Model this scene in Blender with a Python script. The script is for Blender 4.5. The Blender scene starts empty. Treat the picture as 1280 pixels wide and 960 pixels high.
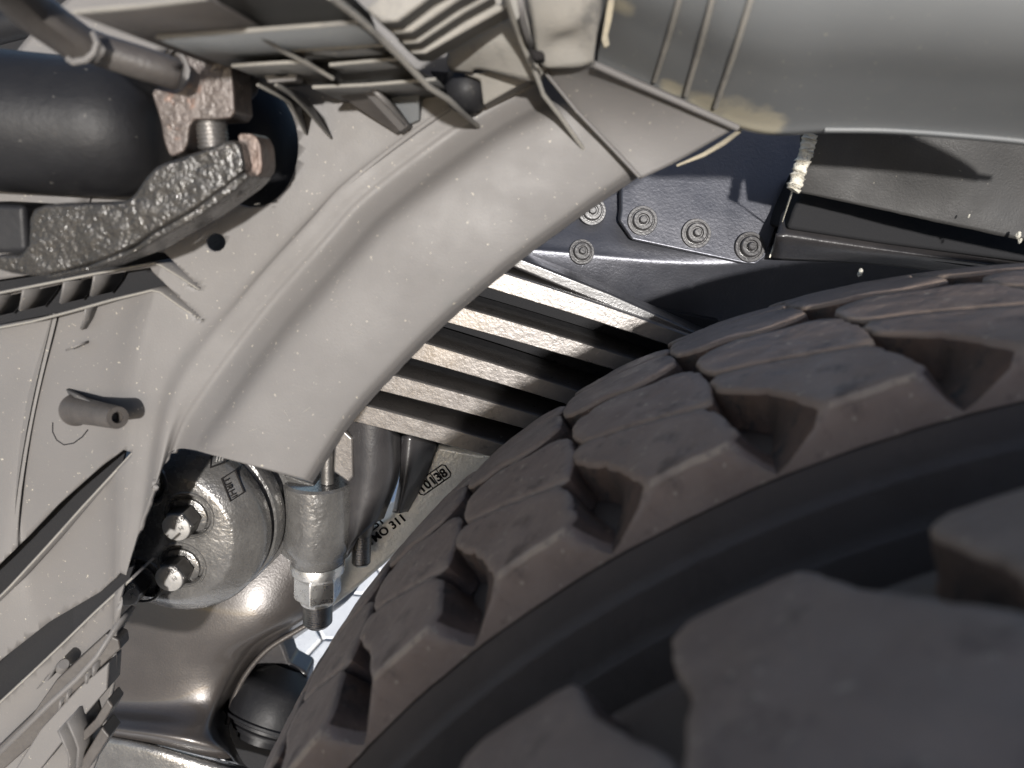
import bpy, bmesh, math, random
from mathutils import Vector, Matrix, noise
random.seed(7)
C = bpy.context.scene.collection
PI = math.pi
# ---------------------------------------------------------------- frame of reference
# vehicle frame: X along the truck, Y along the wheel axle (inwards), Z up the wheel; the truck leans a little on its ground
TILT = math.radians(14)
VX = Vector((0.97130504, -0.23684936, 0.02165404))      # vehicle axes seen from the camera (right, up, forward)
VY = Vector((0.04097171, 0.25631425, 0.96572477))
VZ = Vector((0.23428153, 0.93712613, -0.25866345))
CAMV = Vector((-0.41429305, -0.26224671, 0.95277609))
F = 916.0
MT = Matrix.Rotation(-TILT, 3, 'X')
def W(v): return MT @ Vector(v)
def ray(px, py):
    r = Vector(((px - 640) / F, -(py - 480) / F, 1))
    return Vector((r.dot(VX), r.dot(VY), r.dot(VZ)))
YS = 0.0
def V(px, py, y):                                       # point of the vehicle plane Y = y (+ the current shift)
    y = y + YS
    r = ray(px, py)
    return CAMV + r * ((y - CAMV.y) / r.y)
def pix(px, py, y):                                     # metres per pixel there
    y = y + YS
    r = ray(px, py)
    return (y - CAMV.y) / r.y / F

# ---------------------------------------------------------------- camera
cd = bpy.data.cameras.new('camera'); cam = bpy.data.objects.new('camera', cd); C.objects.link(cam)
cd.sensor_fit = 'HORIZONTAL'; cd.sensor_width = 36; cd.lens = F / 1280 * 36
cd.clip_start = 0.01; cd.clip_end = 500
cr = Vector((VX.x, VY.x, VZ.x)); cu = Vector((VX.y, VY.y, VZ.y)); cf = Vector((VX.z, VY.z, VZ.z))
m3 = Matrix((W(cr), W(cu), -W(cf))).transposed()
cam.matrix_world = Matrix.Translation(W(CAMV)) @ m3.to_4x4()
cd.dof.use_dof = True; cd.dof.focus_distance = 0.58; cd.dof.aperture_fstop = 7.5
bpy.context.scene.camera = cam

# ---------------------------------------------------------------- sky, sun, exposure
SUN_TRAVEL_CAM = Vector((-0.03, 0.19, 1.0))              # right, up, forward
tv = Vector((SUN_TRAVEL_CAM.dot(VX), SUN_TRAVEL_CAM.dot(VY), SUN_TRAVEL_CAM.dot(VZ))).normalized()
tw = W(tv)                                              # travel direction in the world
ts = -tw
elev = math.asin(ts.z); azim = math.atan2(ts.x, ts.y)
w = bpy.data.worlds.new("World"); bpy.context.scene.world = w; w.use_nodes = True
nt = w.node_tree; bg = nt.nodes['Background']; sky = nt.nodes.new('ShaderNodeTexSky')
sky.sky_type = 'NISHITA'; sky.sun_disc = False; sky.sun_elevation = elev; sky.sun_rotation = azim
sky.air_density = 0.8; sky.dust_density = 1.2; sky.ozone_density = 1.0
nt.links.new(sky.outputs[0], bg.inputs[0]); bg.inputs[1].default_value = 0.10
sl = bpy.data.lights.new('sun', 'SUN'); so = bpy.data.objects.new('sun', sl); C.objects.link(so)
sl.energy = 4.6; sl.angle = math.radians(1.6); sl.color = (1.0, 0.965, 0.925)
so.rotation_euler = tw.to_track_quat('-Z', 'Y').to_euler(); so.location = W(CAMV) + ts * 5
vs = bpy.context.scene.view_settings
vs.view_transform = 'Standard'; vs.look = 'None'; vs.gamma = 1; vs.exposure = 0.9; vs.use_curve_mapping = False
print('sun elevation', math.degrees(elev))

# ---------------------------------------------------------------- materials
def mat(name, col, rough=.5, metal=0.0, var=None, vscale=20, bump=0.0, bscale=200, bdetail=3, speck=None, sscale=500, sthr=.72, rvar=0.0, coat=0.0, bump2=0.0, b2scale=40, spec=.5, stain=None, stscale=8, stthr=.58, wear=None, dust=None, dcol=(.20, .185, .145), dirt=None):
    m = bpy.data.materials.new(name); m.use_nodes = True; n = m.node_tree.nodes; l = m.node_tree.links
    b = n['Principled BSDF']; b.inputs['Roughness'].default_value = rough; b.inputs['Metallic'].default_value = metal
    b.inputs['Coat Weight'].default_value = coat; b.inputs['Coat Roughness'].default_value = .12
    b.inputs['Specular IOR Level'].default_value = spec
    tc = n.new('ShaderNodeTexCoord')
    def nz(sc, det=4, rough=.6):
        t = n.new('ShaderNodeTexNoise'); t.inputs['Scale'].default_value = sc; t.inputs['Detail'].default_value = det; t.inputs['Roughness'].default_value = rough
        l.new(tc.outputs['Object'], t.inputs['Vector']); return t.outputs['Fac']
    def rampf(src, a, bb):
        r = n.new('ShaderNodeMapRange'); r.inputs[1].default_value = a; r.inputs[2].default_value = bb; l.new(src, r.inputs[0]); return r.outputs[0]
    def mix(f, a, c2):
        x = n.new('ShaderNodeMix'); x.data_type = 'RGBA'
        l.new(f, x.inputs[0])
        if isinstance(a, tuple): x.inputs[6].default_value = (*a, 1)
        else: l.new(a, x.inputs[6])
        if isinstance(c2, tuple): x.inputs[7].default_value = (*c2, 1)
        else: l.new(c2, x.inputs[7])
        return x.outputs[2]
    cur = tuple(col)
    if var: cur = mix(rampf(nz(vscale, 6), .35, .68), cur, tuple(var))
    if stain: cur = mix(rampf(nz(stscale, 8, .7), stthr, stthr + .1), cur, tuple(stain))
    if dirt: cur = mix(rampf(nz(dirt[1], 9, .75), dirt[2], dirt[2] + .12), cur, tuple(dirt[0]))
    if speck: cur = mix(rampf(nz(sscale, 2), sthr, sthr + .04), cur, tuple(speck))
    for (P, R_) in (dust or []):
        g2 = n.new('ShaderNodeNewGeometry'); dn_ = n.new('ShaderNodeVectorMath'); dn_.operation = 'DISTANCE'; dn_.inputs[1].default_value = P
        l.new(g2.outputs['Position'], dn_.inputs[0]); dv = n.new('ShaderNodeMath'); dv.operation = 'DIVIDE'; dv.inputs[1].default_value = R_; l.new(dn_.outputs['Value'], dv.inputs[0])
        ad = n.new('ShaderNodeMath'); ad.operation = 'MULTIPLY_ADD'; ad.inputs[1].default_value = 1.5; l.new(nz(55, 6, .7), ad.inputs[0]); l.new(dv.outputs[0], ad.inputs[2])
        cur = mix(rampf(ad.outputs[0], 1.85, 1.35), cur, tuple(dcol))
    if wear:
        g = n.new('ShaderNodeNewGeometry'); cur = mix(rampf(g.outputs['Pointiness'], .52, .62), cur, tuple(wear))
    if isinstance(cur, tuple): b.inputs['Base Color'].default_value = (*cur, 1)
    else: l.new(cur, b.inputs['Base Color'])
    if rvar:
        r = n.new('ShaderNodeMapRange'); r.inputs[1].default_value = .3; r.inputs[2].default_value = .7
        r.inputs[3].default_value = max(.02, rough - rvar); r.inputs[4].default_value = min(1, rough + rvar)
        l.new(nz(vscale * 2.3, 5), r.inputs[0]); l.new(r.outputs[0], b.inputs['Roughness'])
    last = None
    for st, sc in ((bump, bscale), (bump2, b2scale)):
        if st:
            bp = n.new('ShaderNodeBump'); bp.inputs['Strength'].default_value = 1.0; bp.inputs['Distance'].default_value = st
            l.new(nz(sc, bdetail), bp.inputs['Height'])
            if last: l.new(last, bp.inputs['Normal'])
            last = bp.outputs['Normal']
    if last: l.new(last, b.inputs['Normal'])
    return m
M = {}
M['liner'] = mat('liner_plastic', (.080, .0755, .0728), .62, var=(.087, .082, .079), vscale=14, bump=.00012, bscale=900, speck=(.24, .22, .18), sscale=420, sthr=.70, rvar=.08, stain=(.078, .075, .072), stscale=22, stthr=.6, dirt=((.115, .107, .096), 160, .68))
M['dusty'] = mat('dusty_plastic', (.13, .124, .112), .75, var=(.17, .16, .142), vscale=24, bump=.0002, bscale=700, stain=(.09, .086, .08), stscale=18, stthr=.56)
M['fender'] = mat('fender_plastic', (.088, .092, .095), .45, var=(.098, .101, .102), vscale=9, dust=[(tuple(W(V(925, 156, .11))), .017), (tuple(W(V(880, 133, .11))), .010), (tuple(W(V(840, 112, .11))), .007), (tuple(W(V(772, 20, .07))), .008), (tuple(W(V(955, 160, .11))), .011)], bump=.00010, bscale=1100, speck=(.2, .19, .16), sscale=380, sthr=.71, rvar=.08)
M['step'] = mat('shaded_step_plastic', (.042, .041, .040), .55, var=(.055, .053, .050), vscale=20, bump=.0002, bscale=700, stain=(.07, .066, .06), stscale=30, stthr=.6, speck=(.14, .13, .11), sscale=380, sthr=.7)  # dark tone stands for the shade under ledges and on rib faces
M['dust'] = mat('tan_dust', (.26, .23, .17), .95, var=(.19, .175, .14), vscale=120, bump=.0004, bscale=600)
M['flap'] = mat('black_flap_plastic', (.020, .0195, .019), .58, spec=.3, var=(.028, .027, .026), vscale=18, bump=.0002, bscale=700, speck=(.13, .12, .1), sscale=300, sthr=.72, rvar=.12)
M['paint'] = mat('black_chassis_paint', (.016, .015, .016), .40, var=(.024, .022, .022), vscale=30, bump=.0004, bscale=260, bdetail=2, rvar=.06, coat=.15, spec=.4)
M['paint_fine'] = mat('black_paint_fine', (.020, .019, .020), .36, var=(.03, .028, .028), vscale=30, bump=.0002, bscale=480, bdetail=3, rvar=.08, coat=.3, spec=.5)
M['sheen'] = mat('chassis_paint_sheen', (.052, .054, .064), .38, metal=.6, var=(.066, .067, .076), vscale=24, bump=.00022, bscale=420, bdetail=3, rvar=.05)
M['leaf'] = mat('leaf_spring_paint', (.10, .092, .087), .34, metal=.5, var=(.13, .12, .112), vscale=60, bump=.00022, bscale=330, bdetail=3, rvar=.08, coat=.5)
M['cast'] = mat('silver_cast_paint', (.46, .45, .42), .36, metal=.2, var=(.55, .54, .5), vscale=50, bump=.0008, bscale=300, bdetail=3, rvar=.08, coat=.3)
M['castd'] = mat('dark_cast_paint', (.095, .092, .089), .27, metal=.5, var=(.13, .126, .12), vscale=50, bump=.0007, bscale=240, bdetail=3, rvar=.08, coat=.5)
M['housing'] = mat('axle_paint', (.036, .032, .030), .36, metal=.35, var=(.046, .040, .037), vscale=14, bump=.00022, bscale=500, rvar=.05, coat=.5)
M['steel'] = mat('bare_steel', (.72, .71, .69), .30, metal=.9, var=(.6, .59, .57), vscale=80, bump=.0001, bscale=700, rvar=.1)
M['steeld'] = mat('dark_steel', (.13, .125, .12), .35, metal=.8, var=(.2, .19, .18), vscale=80, bump=.0002, bscale=700)
M['greyhead'] = mat('grey_bolt_coating', (.20, .195, .185), .5, metal=.3, var=(.26, .25, .24), vscale=120, bump=.0002, bscale=900)
M['rubber'] = mat('tyre_rubber', (.155, .111, .088), .60, var=(.20, .148, .118), vscale=28, bump=.00035, bscale=420, bdetail=6, bump2=.0006, b2scale=90, speck=(.27, .22, .17), sscale=260, sthr=.665, stain=(.085, .060, .048), stscale=40, stthr=.55, dirt=((.21, .16, .12), 70, .60), rvar=.1, wear=(.19, .155, .12))
M['worn'] = mat('worn_rubber_edge', (.20, .152, .12), .7, var=(.36, .29, .22), vscale=70, bump=.0005, bscale=300, stain=(.12, .09, .07), stscale=90, stthr=.52)
M['mud'] = mat('reddish_mud_on_rubber', (.040, .026, .020), .8, var=(.085, .050, .034), vscale=45, bump=.0009, bscale=260, bdetail=6, stain=(.020, .016, .014), stscale=60, stthr=.55, speck=(.2, .15, .11), sscale=300, sthr=.72)
M['carcass'] = mat('sidewall_rubber', (.050, .037, .030), .66, var=(.066, .049, .039), vscale=18, bump=.0003, bscale=400, bdetail=6, stain=(.05, .036, .028), stscale=26, stthr=.55)
M['blackr'] = mat('black_rubber', (.007, .007, .008), .50, var=(.012, .012, .013), vscale=20, bump=.0002, bscale=300, rvar=.08, spec=.2, stain=(.03, .028, .025), stscale=30, stthr=.62, speck=(.05, .048, .045), sscale=260, sthr=.72)
M['hose'] = mat('worn_black_plastic_and_shade', (.032, .028, .026), .5, var=(.048, .043, .039), vscale=40, bump=.0002, bscale=500, rvar=.08)
M['bracket'] = mat('pitted_black_metal', (.013, .012, .011), .22, metal=0.0, spec=.38, var=(.024, .022, .020), vscale=60, bump=.0010, bscale=210, bdetail=4, bump2=.0022, b2scale=60, rvar=.12, stain=(.07, .065, .058), stscale=60, stthr=.63)
M['rust'] = mat('rusty_steel', (.042, .035, .031), .38, metal=.25, var=(.06, .046, .04), vscale=38, bump=.0008, bscale=260, bdetail=4, rvar=.15, stain=(.13, .055, .026), stscale=26, stthr=.60)
M['nut'] = mat('rust_tinted_nut', (.055, .045, .04), .45, metal=.4, var=(.085, .055, .042), vscale=70, bump=.0008, bscale=250)
M['seal'] = mat('frayed_seal', (.55, .52, .44), .9, var=(.35, .33, .28), vscale=200, bump=.002, bscale=450)
M['stone'] = mat('paving_stone', (.68, .68, .68), .85, var=(.75, .75, .74), vscale=30, bump=.0008, bscale=300, speck=(.3, .3, .3), sscale=300, sthr=.66)
M['joint'] = mat('sand_joint', (.18, .175, .165), .95, var=(.24, .23, .21), vscale=80, bump=.001, bscale=400)
M['groundm'] = mat('ground_concrete', (.34, .33, .32), .9, var=(.40, .39, .37), vscale=2.0, bump=.001, bscale=60, speck=(.25, .25, .24), sscale=40, sthr=.62)
M['ink'] = mat('dark_recess', (.010, .009, .009), .9, spec=.15)
M['matt'] = mat('matt_underseal_and_shade', (.010, .010, .011), .85, spec=.2, bump=.0004, bscale=400)  # matt black, also used as painted shade behind slots, leaves and rail
M['rim'] = mat('rim_paint', (.35, .35, .36), .4, metal=.4, bump=.0002, bscale=300)

# ---------------------------------------------------------------- object helpers
from mathutils.bvhtree import BVHTree
_bv = {}
def on(o, px, py, lift=0.0005):
    if o.name not in _bv:
        me = o.data; b = base(o); _bv[o.name] = BVHTree.FromPolygons([v.co + b for v in me.vertices], [tuple(p.vertices) for p in me.polygons])
    d = W(ray(px, py)).normalized(); h = _bv[o.name].ray_cast(W(CAMV), d)
    p = (h[0] if h[0] is not None else W(CAMV) + d * .4) - d * lift
    return MT.inverted() @ p
def thing(name, loc, label, cat, group=None, kind=None):
    o = bpy.data.objects.new(name, None); C.objects.link(o); o.location = W(loc); o.empty_display_size = .02
    o['label'] = label; o['category'] = cat
    if group: o['group'] = group
    if kind: o['kind'] = kind
    o['_v'] = tuple(loc)
    return o
def base(o):
    # world location of an object that has only translations above it
    v = Vector((0, 0, 0))
    while o: v += o.location; o = o.parent
    return v
def link(name, bm, m, parent, smooth=True, kind=None, label=None, solid=0, bevel=0, autos=35, offset=0, world=False, subs=0):
    bmesh.ops.recalc_face_normals(bm, faces=bm.faces) if not solid else None
    b = base(parent) if parent else Vector((0, 0, 0))
    for v in bm.verts: v.co = (v.co if world else W(v.co)) - b
    me = bpy.data.meshes.new(name); bm.to_mesh(me); bm.free()
    o = bpy.data.objects.new(name, me); C.objects.link(o); o.parent = parent
    me.materials.append(M[m] if isinstance(m, str) else m)
    if smooth:
        for p in me.polygons: p.use_smooth = True
        if autos: me.set_sharp_from_angle(angle=math.radians(autos))
    if solid:
        s = o.modifiers.new('thick', 'SOLIDIFY'); s.thickness = solid; s.offset = offset
    if bevel:
        s = o.modifiers.new('bevel', 'BEVEL'); s.width = bevel; s.segments = 3; s.limit_method = 'ANGLE'; s.angle_limit = math.radians(35); s.harden_normals = True
    if kind: o['kind'] = kind
    if label: o['label'] = label
    return o
def cr1(p0, p1, p2, p3, t):
    return tuple(.5 * ((2 * b) + (-a + c) * t + (2 * a - 5 * b + 4 * c - d) * t * t + (-a + 3 * b - 3 * c + d) * t * t * t) for a, b, c, d in zip(p0, p1, p2, p3))
def spline(pts, n):
    P = [tuple(2 * a - b for a, b in zip(pts[0], pts[1]))] + list(pts) + [tuple(2 * a - b for a, b in zip(pts[-1], pts[-2]))]
    out = []
    for i in range(n):
        u = i / (n - 1) * (len(pts) - 1); k = min(int(u), len(pts) - 2); out.append(cr1(P[k], P[k + 1], P[k + 2], P[k + 3], u - k))
    return out
def loft(curves, n, m, mat_, name, parent, thick=.002, hole=None, jit=None, label=None, lin=False, kind=None):
    # curves: lists of (px, py, y); n samples along each, m between neighbours
    rows = [spline(c, n) for c in curves]
    grid = []
    for j in range(n):
        col = [r[j] for r in rows]
        tot = (len(curves) - 1) * m + 1
        if lin:
            g = []
            for k in range(tot):
                u = k / m; i = min(int(u), len(col) - 2); f = u - i
                g.append(tuple(a + (b - a) * f for a, b in zip(col[i], col[i + 1])))
            grid.append(g)
        else:
            grid.append(spline(col, tot))
    bm = bmesh.new(); vv = []
    pxc = {}
    for j, g in enumerate(grid):
        row = []
        for k, p in enumerate(g):
            if jit: p = jit(p, j, k, n, len(g))
            v = bm.verts.new(V(*p)); pxc[v] = p; row.append(v)
        vv.append(row)
    for j in range(len(vv) - 1):
        for k in range(len(vv[0]) - 1):
            bm.faces.new((vv[j][k], vv[j][k + 1], vv[j + 1][k + 1], vv[j + 1][k]))
    for poly in (hole or []):
        xs = [p[0] for p in poly]; ys = [p[1] for p in poly]; bb = (min(xs) - 12, min(ys) - 12, max(xs) + 12, max(ys) + 12); N_ = len(poly)
        def nearest(x, y):
            best = (1e9, x, y)
            for i in range(N_):
                (x0, y0), (x1, y1) = poly[i], poly[(i + 1) % N_]; dx_, dy_ = x1 - x0, y1 - y0
                t = max(0, min(1, ((x - x0) * dx_ + (y - y0) * dy_) / (dx_ * dx_ + dy_ * dy_ + 1e-9))); qx, qy = x0 + t * dx_, y0 + t * dy_
                d_ = math.hypot(qx - x, qy - y)
                if d_ < best[0]: best = (d_, qx, qy)
            return best
        def inside(x, y):
            c_ = False
            for i in range(N_):
                (x0, y0), (x1, y1) = poly[i], poly[(i + 1) % N_]
                if (y0 > y) != (y1 > y) and x < (x1 - x0) * (y - y0) / (y1 - y0) + x0: c_ = not c_
            return c_
        loc = [v for v in bm.verts if bb[0] < pxc[v][0] < bb[2] and bb[1] < pxc[v][1] < bb[3]]
        near_edges = [e for e in set(e for v in loc for e in v.link_edges)]
        # split the edges that cross the outline exactly on it, then delete what is inside
        ins = {v: inside(pxc[v][0], pxc[v][1]) for v in loc}
        for e in near_edges:
            va, vb = e.verts
            if va not in ins or vb not in ins or ins[va] == ins[vb]: continue
            lo, hi = pxc[va], pxc[vb]
            for _ in range(18):
                md = tuple((p + q2) / 2 for p, q2 in zip(lo, hi))
                if inside(md[0], md[1]) == ins[va]: lo = md
                else: hi = md
            try: _, nv = bmesh.utils.edge_split(e, va, .5)
            except Exception: continue
            nv.co = V(*lo); pxc[nv] = lo; ins[nv] = 'edge'
        fs = set(f for v in loc if v.is_valid for f in v.link_faces)
        for f in list(fs):
            ev = [v for v in f.verts if ins.get(v) == 'edge']
            if len(ev) == 2:
                try: bmesh.utils.face_split(f, ev[0], ev[1])
                except Exception: pass
        bm.faces.ensure_lookup_table()
        fs = set(f for v in loc if v.is_valid for f in v.link_faces)
        kill = []
        for f in fs:
            n2 = len(f.verts); cx_ = sum(pxc[v][0] for v in f.verts) / n2; cy_ = sum(pxc[v][1] for v in f.verts) / n2
            if inside(cx_, cy_): kill.append(f)
        bmesh.ops.delete(bm, geom=kill, context='FACES')
    if hole: bmesh.ops.triangulate(bm, faces=[f for f in bm.faces if len(f.verts) > 4])
    bmesh.ops.recalc_face_normals(bm, faces=bm.faces)
    # make the sheet look towards the camera, thickness goes behind
    s = sum((f.normal.dot(CAMV - f.calc_center_median()) for f in bm.faces))
    if s < 0: bmesh.ops.reverse_faces(bm, faces=bm.faces)
    if hole: bmesh.ops.remove_doubles(bm, verts=bm.verts, dist=.00006)
    return link(name, bm, mat_, parent, solid=thick, offset=-1, autos=50, label=label, kind=kind)
def slab(name, pts, back, mat_, parent, bevel=.0012, label=None, taper=1.0, autos=35, rnd=0):
    if rnd:
        q3 = []
        for _ in range(rnd):
            q3 = []
            for i in range(len(pts)):
                a_, b_ = pts[i], pts[(i + 1) % len(pts)]; q3 += [tuple(u * .75 + w_ * .25 for u, w_ in zip(a_, b_)), tuple(u * .25 + w_ * .75 for u, w_ in zip(a_, b_))]
            pts = q3
    # outline (px, py, y) facing the camera; back: depth along +Y in metres (or a vehicle vector)
    bm = bmesh.new(); bv = Vector((0, back, 0)) if not isinstance(back, Vector) else back
    f = [V(*p) for p in pts]; c = sum(f, Vector()) / len(f)
    a = [bm.verts.new(p) for p in f]; b = [bm.verts.new(c + (p - c) * taper + bv) for p in f]
    bm.faces.new(a); bm.faces.new(b[::-1])
    for i in range(len(a)):
        j = (i + 1) % len(a); bm.faces.new((a[j], a[i], b[i], b[j]))
    return link(name, bm, mat_, parent, bevel=bevel, label=label, autos=autos)
def plate(name, front, backy, mat_, parent, thick=.0016, lift=None, label=None, edgeon=0, bead=0):
    # a rib: front edge (px,py,y) polyline, going straight back (+Y) to backy (number or list)
    n = len(front); bm = bmesh.new(); A = []; B = []
    for i, p in enumerate(front):
        v = V(*p); yb = backy[i] if isinstance(backy, (list, tuple)) else backy
        A.append(bm.verts.new(v)); w2 = Vector((v.x, max(yb + YS, v.y + .0006), v.z))
        if edgeon:
            rr0 = ray(p[0], p[1]); w2 += Vector((rr0.x / rr0.y, 0, rr0.z / rr0.y)) * (w2.y - v.y) * edgeon
        if lift: w2 += Vector(lift) * (w2.y - v.y)
        B.append(bm.verts.new(w2))
    for i in range(n - 1): bm.faces.new((A[i], A[i + 1], B[i + 1], B[i]))
    if bead: tube('worn_edge', [V(*p) for p in front], bead, 'dusty', parent, seg=8)
    return link(name, bm, mat_, parent, solid=thick, label=label, autos=30)
def frame_of(d):
    d = Vector(d).normalized(); h = Vector((0, 0, 1)) if abs(d.z) < .9 else Vector((1, 0, 0))
    a = d.cross(h).normalized(); return d, a, d.cross(a).normalized()
def lathe(name, o, axis, prof, mat_, parent, seg=64, label=None, autos=35, hexa=None, world=False, cap=True):
    # prof: (along, radius); the ends are capped
    d, a, b = frame_of(axis); bm = bmesh.new(); rings = []
    for (t, r) in prof:
        ring = []
        for k in range(seg):
            an = 2 * PI * k / seg; ring.append(bm.verts.new(Vector(o) + d * t + (a * math.cos(an) + b * math.sin(an)) * r))
        rings.append(ring)
    for i in range(len(rings) - 1):
        for k in range(seg):
            j = (k + 1) % seg; bm.faces.new((rings[i][k], rings[i][j], rings[i + 1][j], rings[i + 1][k]))
    if cap: bm.faces.new(rings[0][::-1]); bm.faces.new(rings[-1])
    return link(name, bm, mat_, parent, label=label, autos=autos, world=world)
def tube(name, pts, rad, mat_, parent, seg=24, label=None, autos=40, closed_end=True):
    pts = [Vector(p) for p in pts]; n = len(pts); rad = rad if isinstance(rad, (list, tuple)) else [rad] * n
    bm = bmesh.new(); rings = []; up = None
    for i, p in enumerate(pts):
        d = (pts[min(i + 1, n - 1)] - pts[max(i - 1, 0)]).normalized()
        if up is None: _, up, _ = frame_of(d)
        up = (up - d * up.dot(d)).normalized(); s = d.cross(up)
        rings.append([bm.verts.new(p + (up * math.cos(2 * PI * k / seg) + s * math.sin(2 * PI * k / seg)) * rad[i]) for k in range(seg)])
    for i in range(n - 1):
        for k in range(seg):
            j = (k + 1) % seg; bm.faces.new((rings[i][k], rings[i][j], rings[i + 1][j], rings[i + 1][k]))
    bm.faces.new(rings[0][::-1]); bm.faces.new(rings[-1])
    return link(name, bm, mat_, parent, label=label, autos=autos)
def hexprism(name, o, axis, r, t0, t1, mat_, parent, rot=0, ch=.12, label=None, n=6):
    d, a, b = frame_of(axis); bm = bmesh.new()
    def ring(t, rr, k0=rot):
        return [bm.verts.new(Vector(o) + d * t + (a * math.cos(k0 + 2 * PI * k / n) + b * math.sin(k0 + 2 * PI * k / n)) * rr) for k in range(n)]
    c = (t1 - t0) * ch
    R = [ring(t0, r * .93), ring(t0 + c, r), ring(t1 - c, r), ring(t1, r * .93)]
    for i in range(3):
        for k in range(n):
            j = (k + 1) % n; bm.faces.new((R[i][k], R[i][j], R[i + 1][j], R[i + 1][k]))
    bm.faces.new(R[0][::-1]); bm.faces.new(R[-1])
    return link(name, bm, mat_, parent, bevel=r * .05, label=label, autos=20)
def thread_profile(t0, t1, r, pitch):
    p = []; t = t0
    while t < t1: p += [(t, r), (t + pitch * .35, r), (t + pitch * .55, r * .92), (t + pitch * .8, r * .92)]; t += pitch
    p += [(t1, r), (t1 + r * .25, r * .8)]
    return p
def text(name, s, px, py, y, size_px, ang_deg, mat_, parent, ext=.0006, spacing=1.0, normal=None, bold=0):
    cu_ = bpy.data.curves.new(name, 'FONT'); cu_.body = s; cu_.size = 1; cu_.extrude = 0; cu_.align_x = 'CENTER'; cu_.align_y = 'CENTER'; cu_.space_character = spacing; cu_.offset = bold
    t = bpy.data.objects.new(name + '_tmp', cu_); C.objects.link(t)
    dg = bpy.context.evaluated_depsgraph_get(); dg.update()
    me = bpy.data.meshes.new_from_object(t.evaluated_get(dg)); C.objects.unlink(t); bpy.data.objects.remove(t)
    bm = bmesh.new(); bm.from_mesh(me)
    k = pix(px, py, y) * size_px; a = math.radians(ang_deg); o = V(px, py, y)
    # image right and up on the plane of the surface
    nn = Vector(normal).normalized() if normal else -ray(px, py).normalized()
    R_ = (V(px + 10 * math.cos(a), py - 10 * math.sin(a), y) - o); R_ = (R_ - nn * R_.dot(nn)).normalized(); U_ = nn.cross(R_).normalized()
    if U_.dot(V(px, py - 10, y) - o) < 0 and abs(ang_deg) < 90: U_ = -U_
    r = bmesh.ops.extrude_face_region(bm, geom=bm.faces[:])
    for v in r['geom']:
        if isinstance(v, bmesh.types.BMVert): v.co.z += 1
    for v in bm.verts: v.co = o + R_ * v.co.x * k + U_ * v.co.y * k + nn * (v.co.z * ext)
    return link(name, bm, mat_, parent, smooth=False)

# ================================================================ THE SETTING: ground
GZ = -0.13
def on_ground(px, py):
    r = W(ray(px, py)); c = W(CAMV); return c + r * ((GZ - c.z) / r.z)
bm = bmesh.new()
for x, y in ((-60, -60), (60, -60), (60, 60), (-60, 60)): bm.verts.new((x, y, GZ - .022))
bm.faces.new(bm.verts[:])
g = link('ground', bm, 'groundm', None, world=True); g['kind'] = 'structure'
gc = on_ground(430, 770)
bm = bmesh.new(); bmesh.ops.create_grid(bm, x_segments=1, y_segments=1, size=1.1)
for v in bm.verts: v.co += Vector((gc.x, gc.y, GZ - .012))
pv = link('pavement', bm, 'joint', None, world=True); pv['kind'] = 'structure'
def stone_mesh(s):
    bm = bmesh.new(); n = 6; a = []; rr = s * .5
    pts = [(rr * 1.0 * math.cos(PI / 3 * k + .2), rr * math.sin(PI / 3 * k + .2)) for k in range(6)]
    for z, sc in ((-.03, 1), (-.004, 1), (0, .94)):
        a.append([bm.verts.new((x * sc, y * sc, z)) for x, y in pts])
    for i in (0, 1):
        for k in range(6):
            bm.faces.new((a[i][k], a[i][(k + 1) % 6], a[i + 1][(k + 1) % 6], a[i + 1][k]))
    bm.faces.new(a[2])
    me = bpy.data.meshes.new('stone'); bm.to_mesh(me); bm.free(); me.materials.append(M['stone']); return me
SS = .125; sm = stone_mesh(SS * 1.0)
dx = SS * .5 * math.sqrt(3) + .005; dy = dx * math.sqrt(3) / 2; rows = 15
for j in range(-7, 8):
    for i in range(-7, 8):
        x = i * dx + (j % 2) * dx / 2; y = j * dy
        cr_, sr_ = math.cos(.2 + PI / 6), math.sin(.2 + PI / 6)
        o = bpy.data.objects.new('paving_stone', sm); C.objects.link(o); o.parent = pv
        o.location = (gc.x + x * cr_ - y * sr_, gc.y + x * sr_ + y * cr_, GZ + random.uniform(-.0015, .0015))
        o.rotation_euler = (random.uniform(-.012, .012), random.uniform(-.012, .012), 0)

# ================================================================ TYRES
R0 = .4995; WID = .23; PITCH = 360 / 44.5
def rad(y): return R0 + .0028 * (1 - ((y - WID / 2) / (WID / 2)) ** 2) - .9 * max(0, y - .1) ** 2
def cut(o, cutters):
    for c in cutters:
        m_ = o.modifiers.new('cut', 'BOOLEAN'); m_.object = c; m_.operation = 'DIFFERENCE'; m_.solver = 'EXACT'
    bpy.context.view_layer.update()
    me = bpy.data.meshes.new_from_object(o.evaluated_get(bpy.context.evaluated_depsgraph_get()))
    o.modifiers.clear(); o.data = me
    for c in cutters: bpy.data.objects.remove(c)
def chaikin(p, it=2):
    for _ in range(it):
        q = []
        for i in range(len(p)):
            a, b = p[i], p[(i + 1) % len(p)]; q += [(a[0] * .8 + b[0] * .2, a[1] * .8 + b[1] * .2), (a[0] * .2 + b[0] * .8, a[1] * .2 + b[1] * .8)]
        p = q
    return p
NL = 44
PD = 2 * PI / NL
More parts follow.
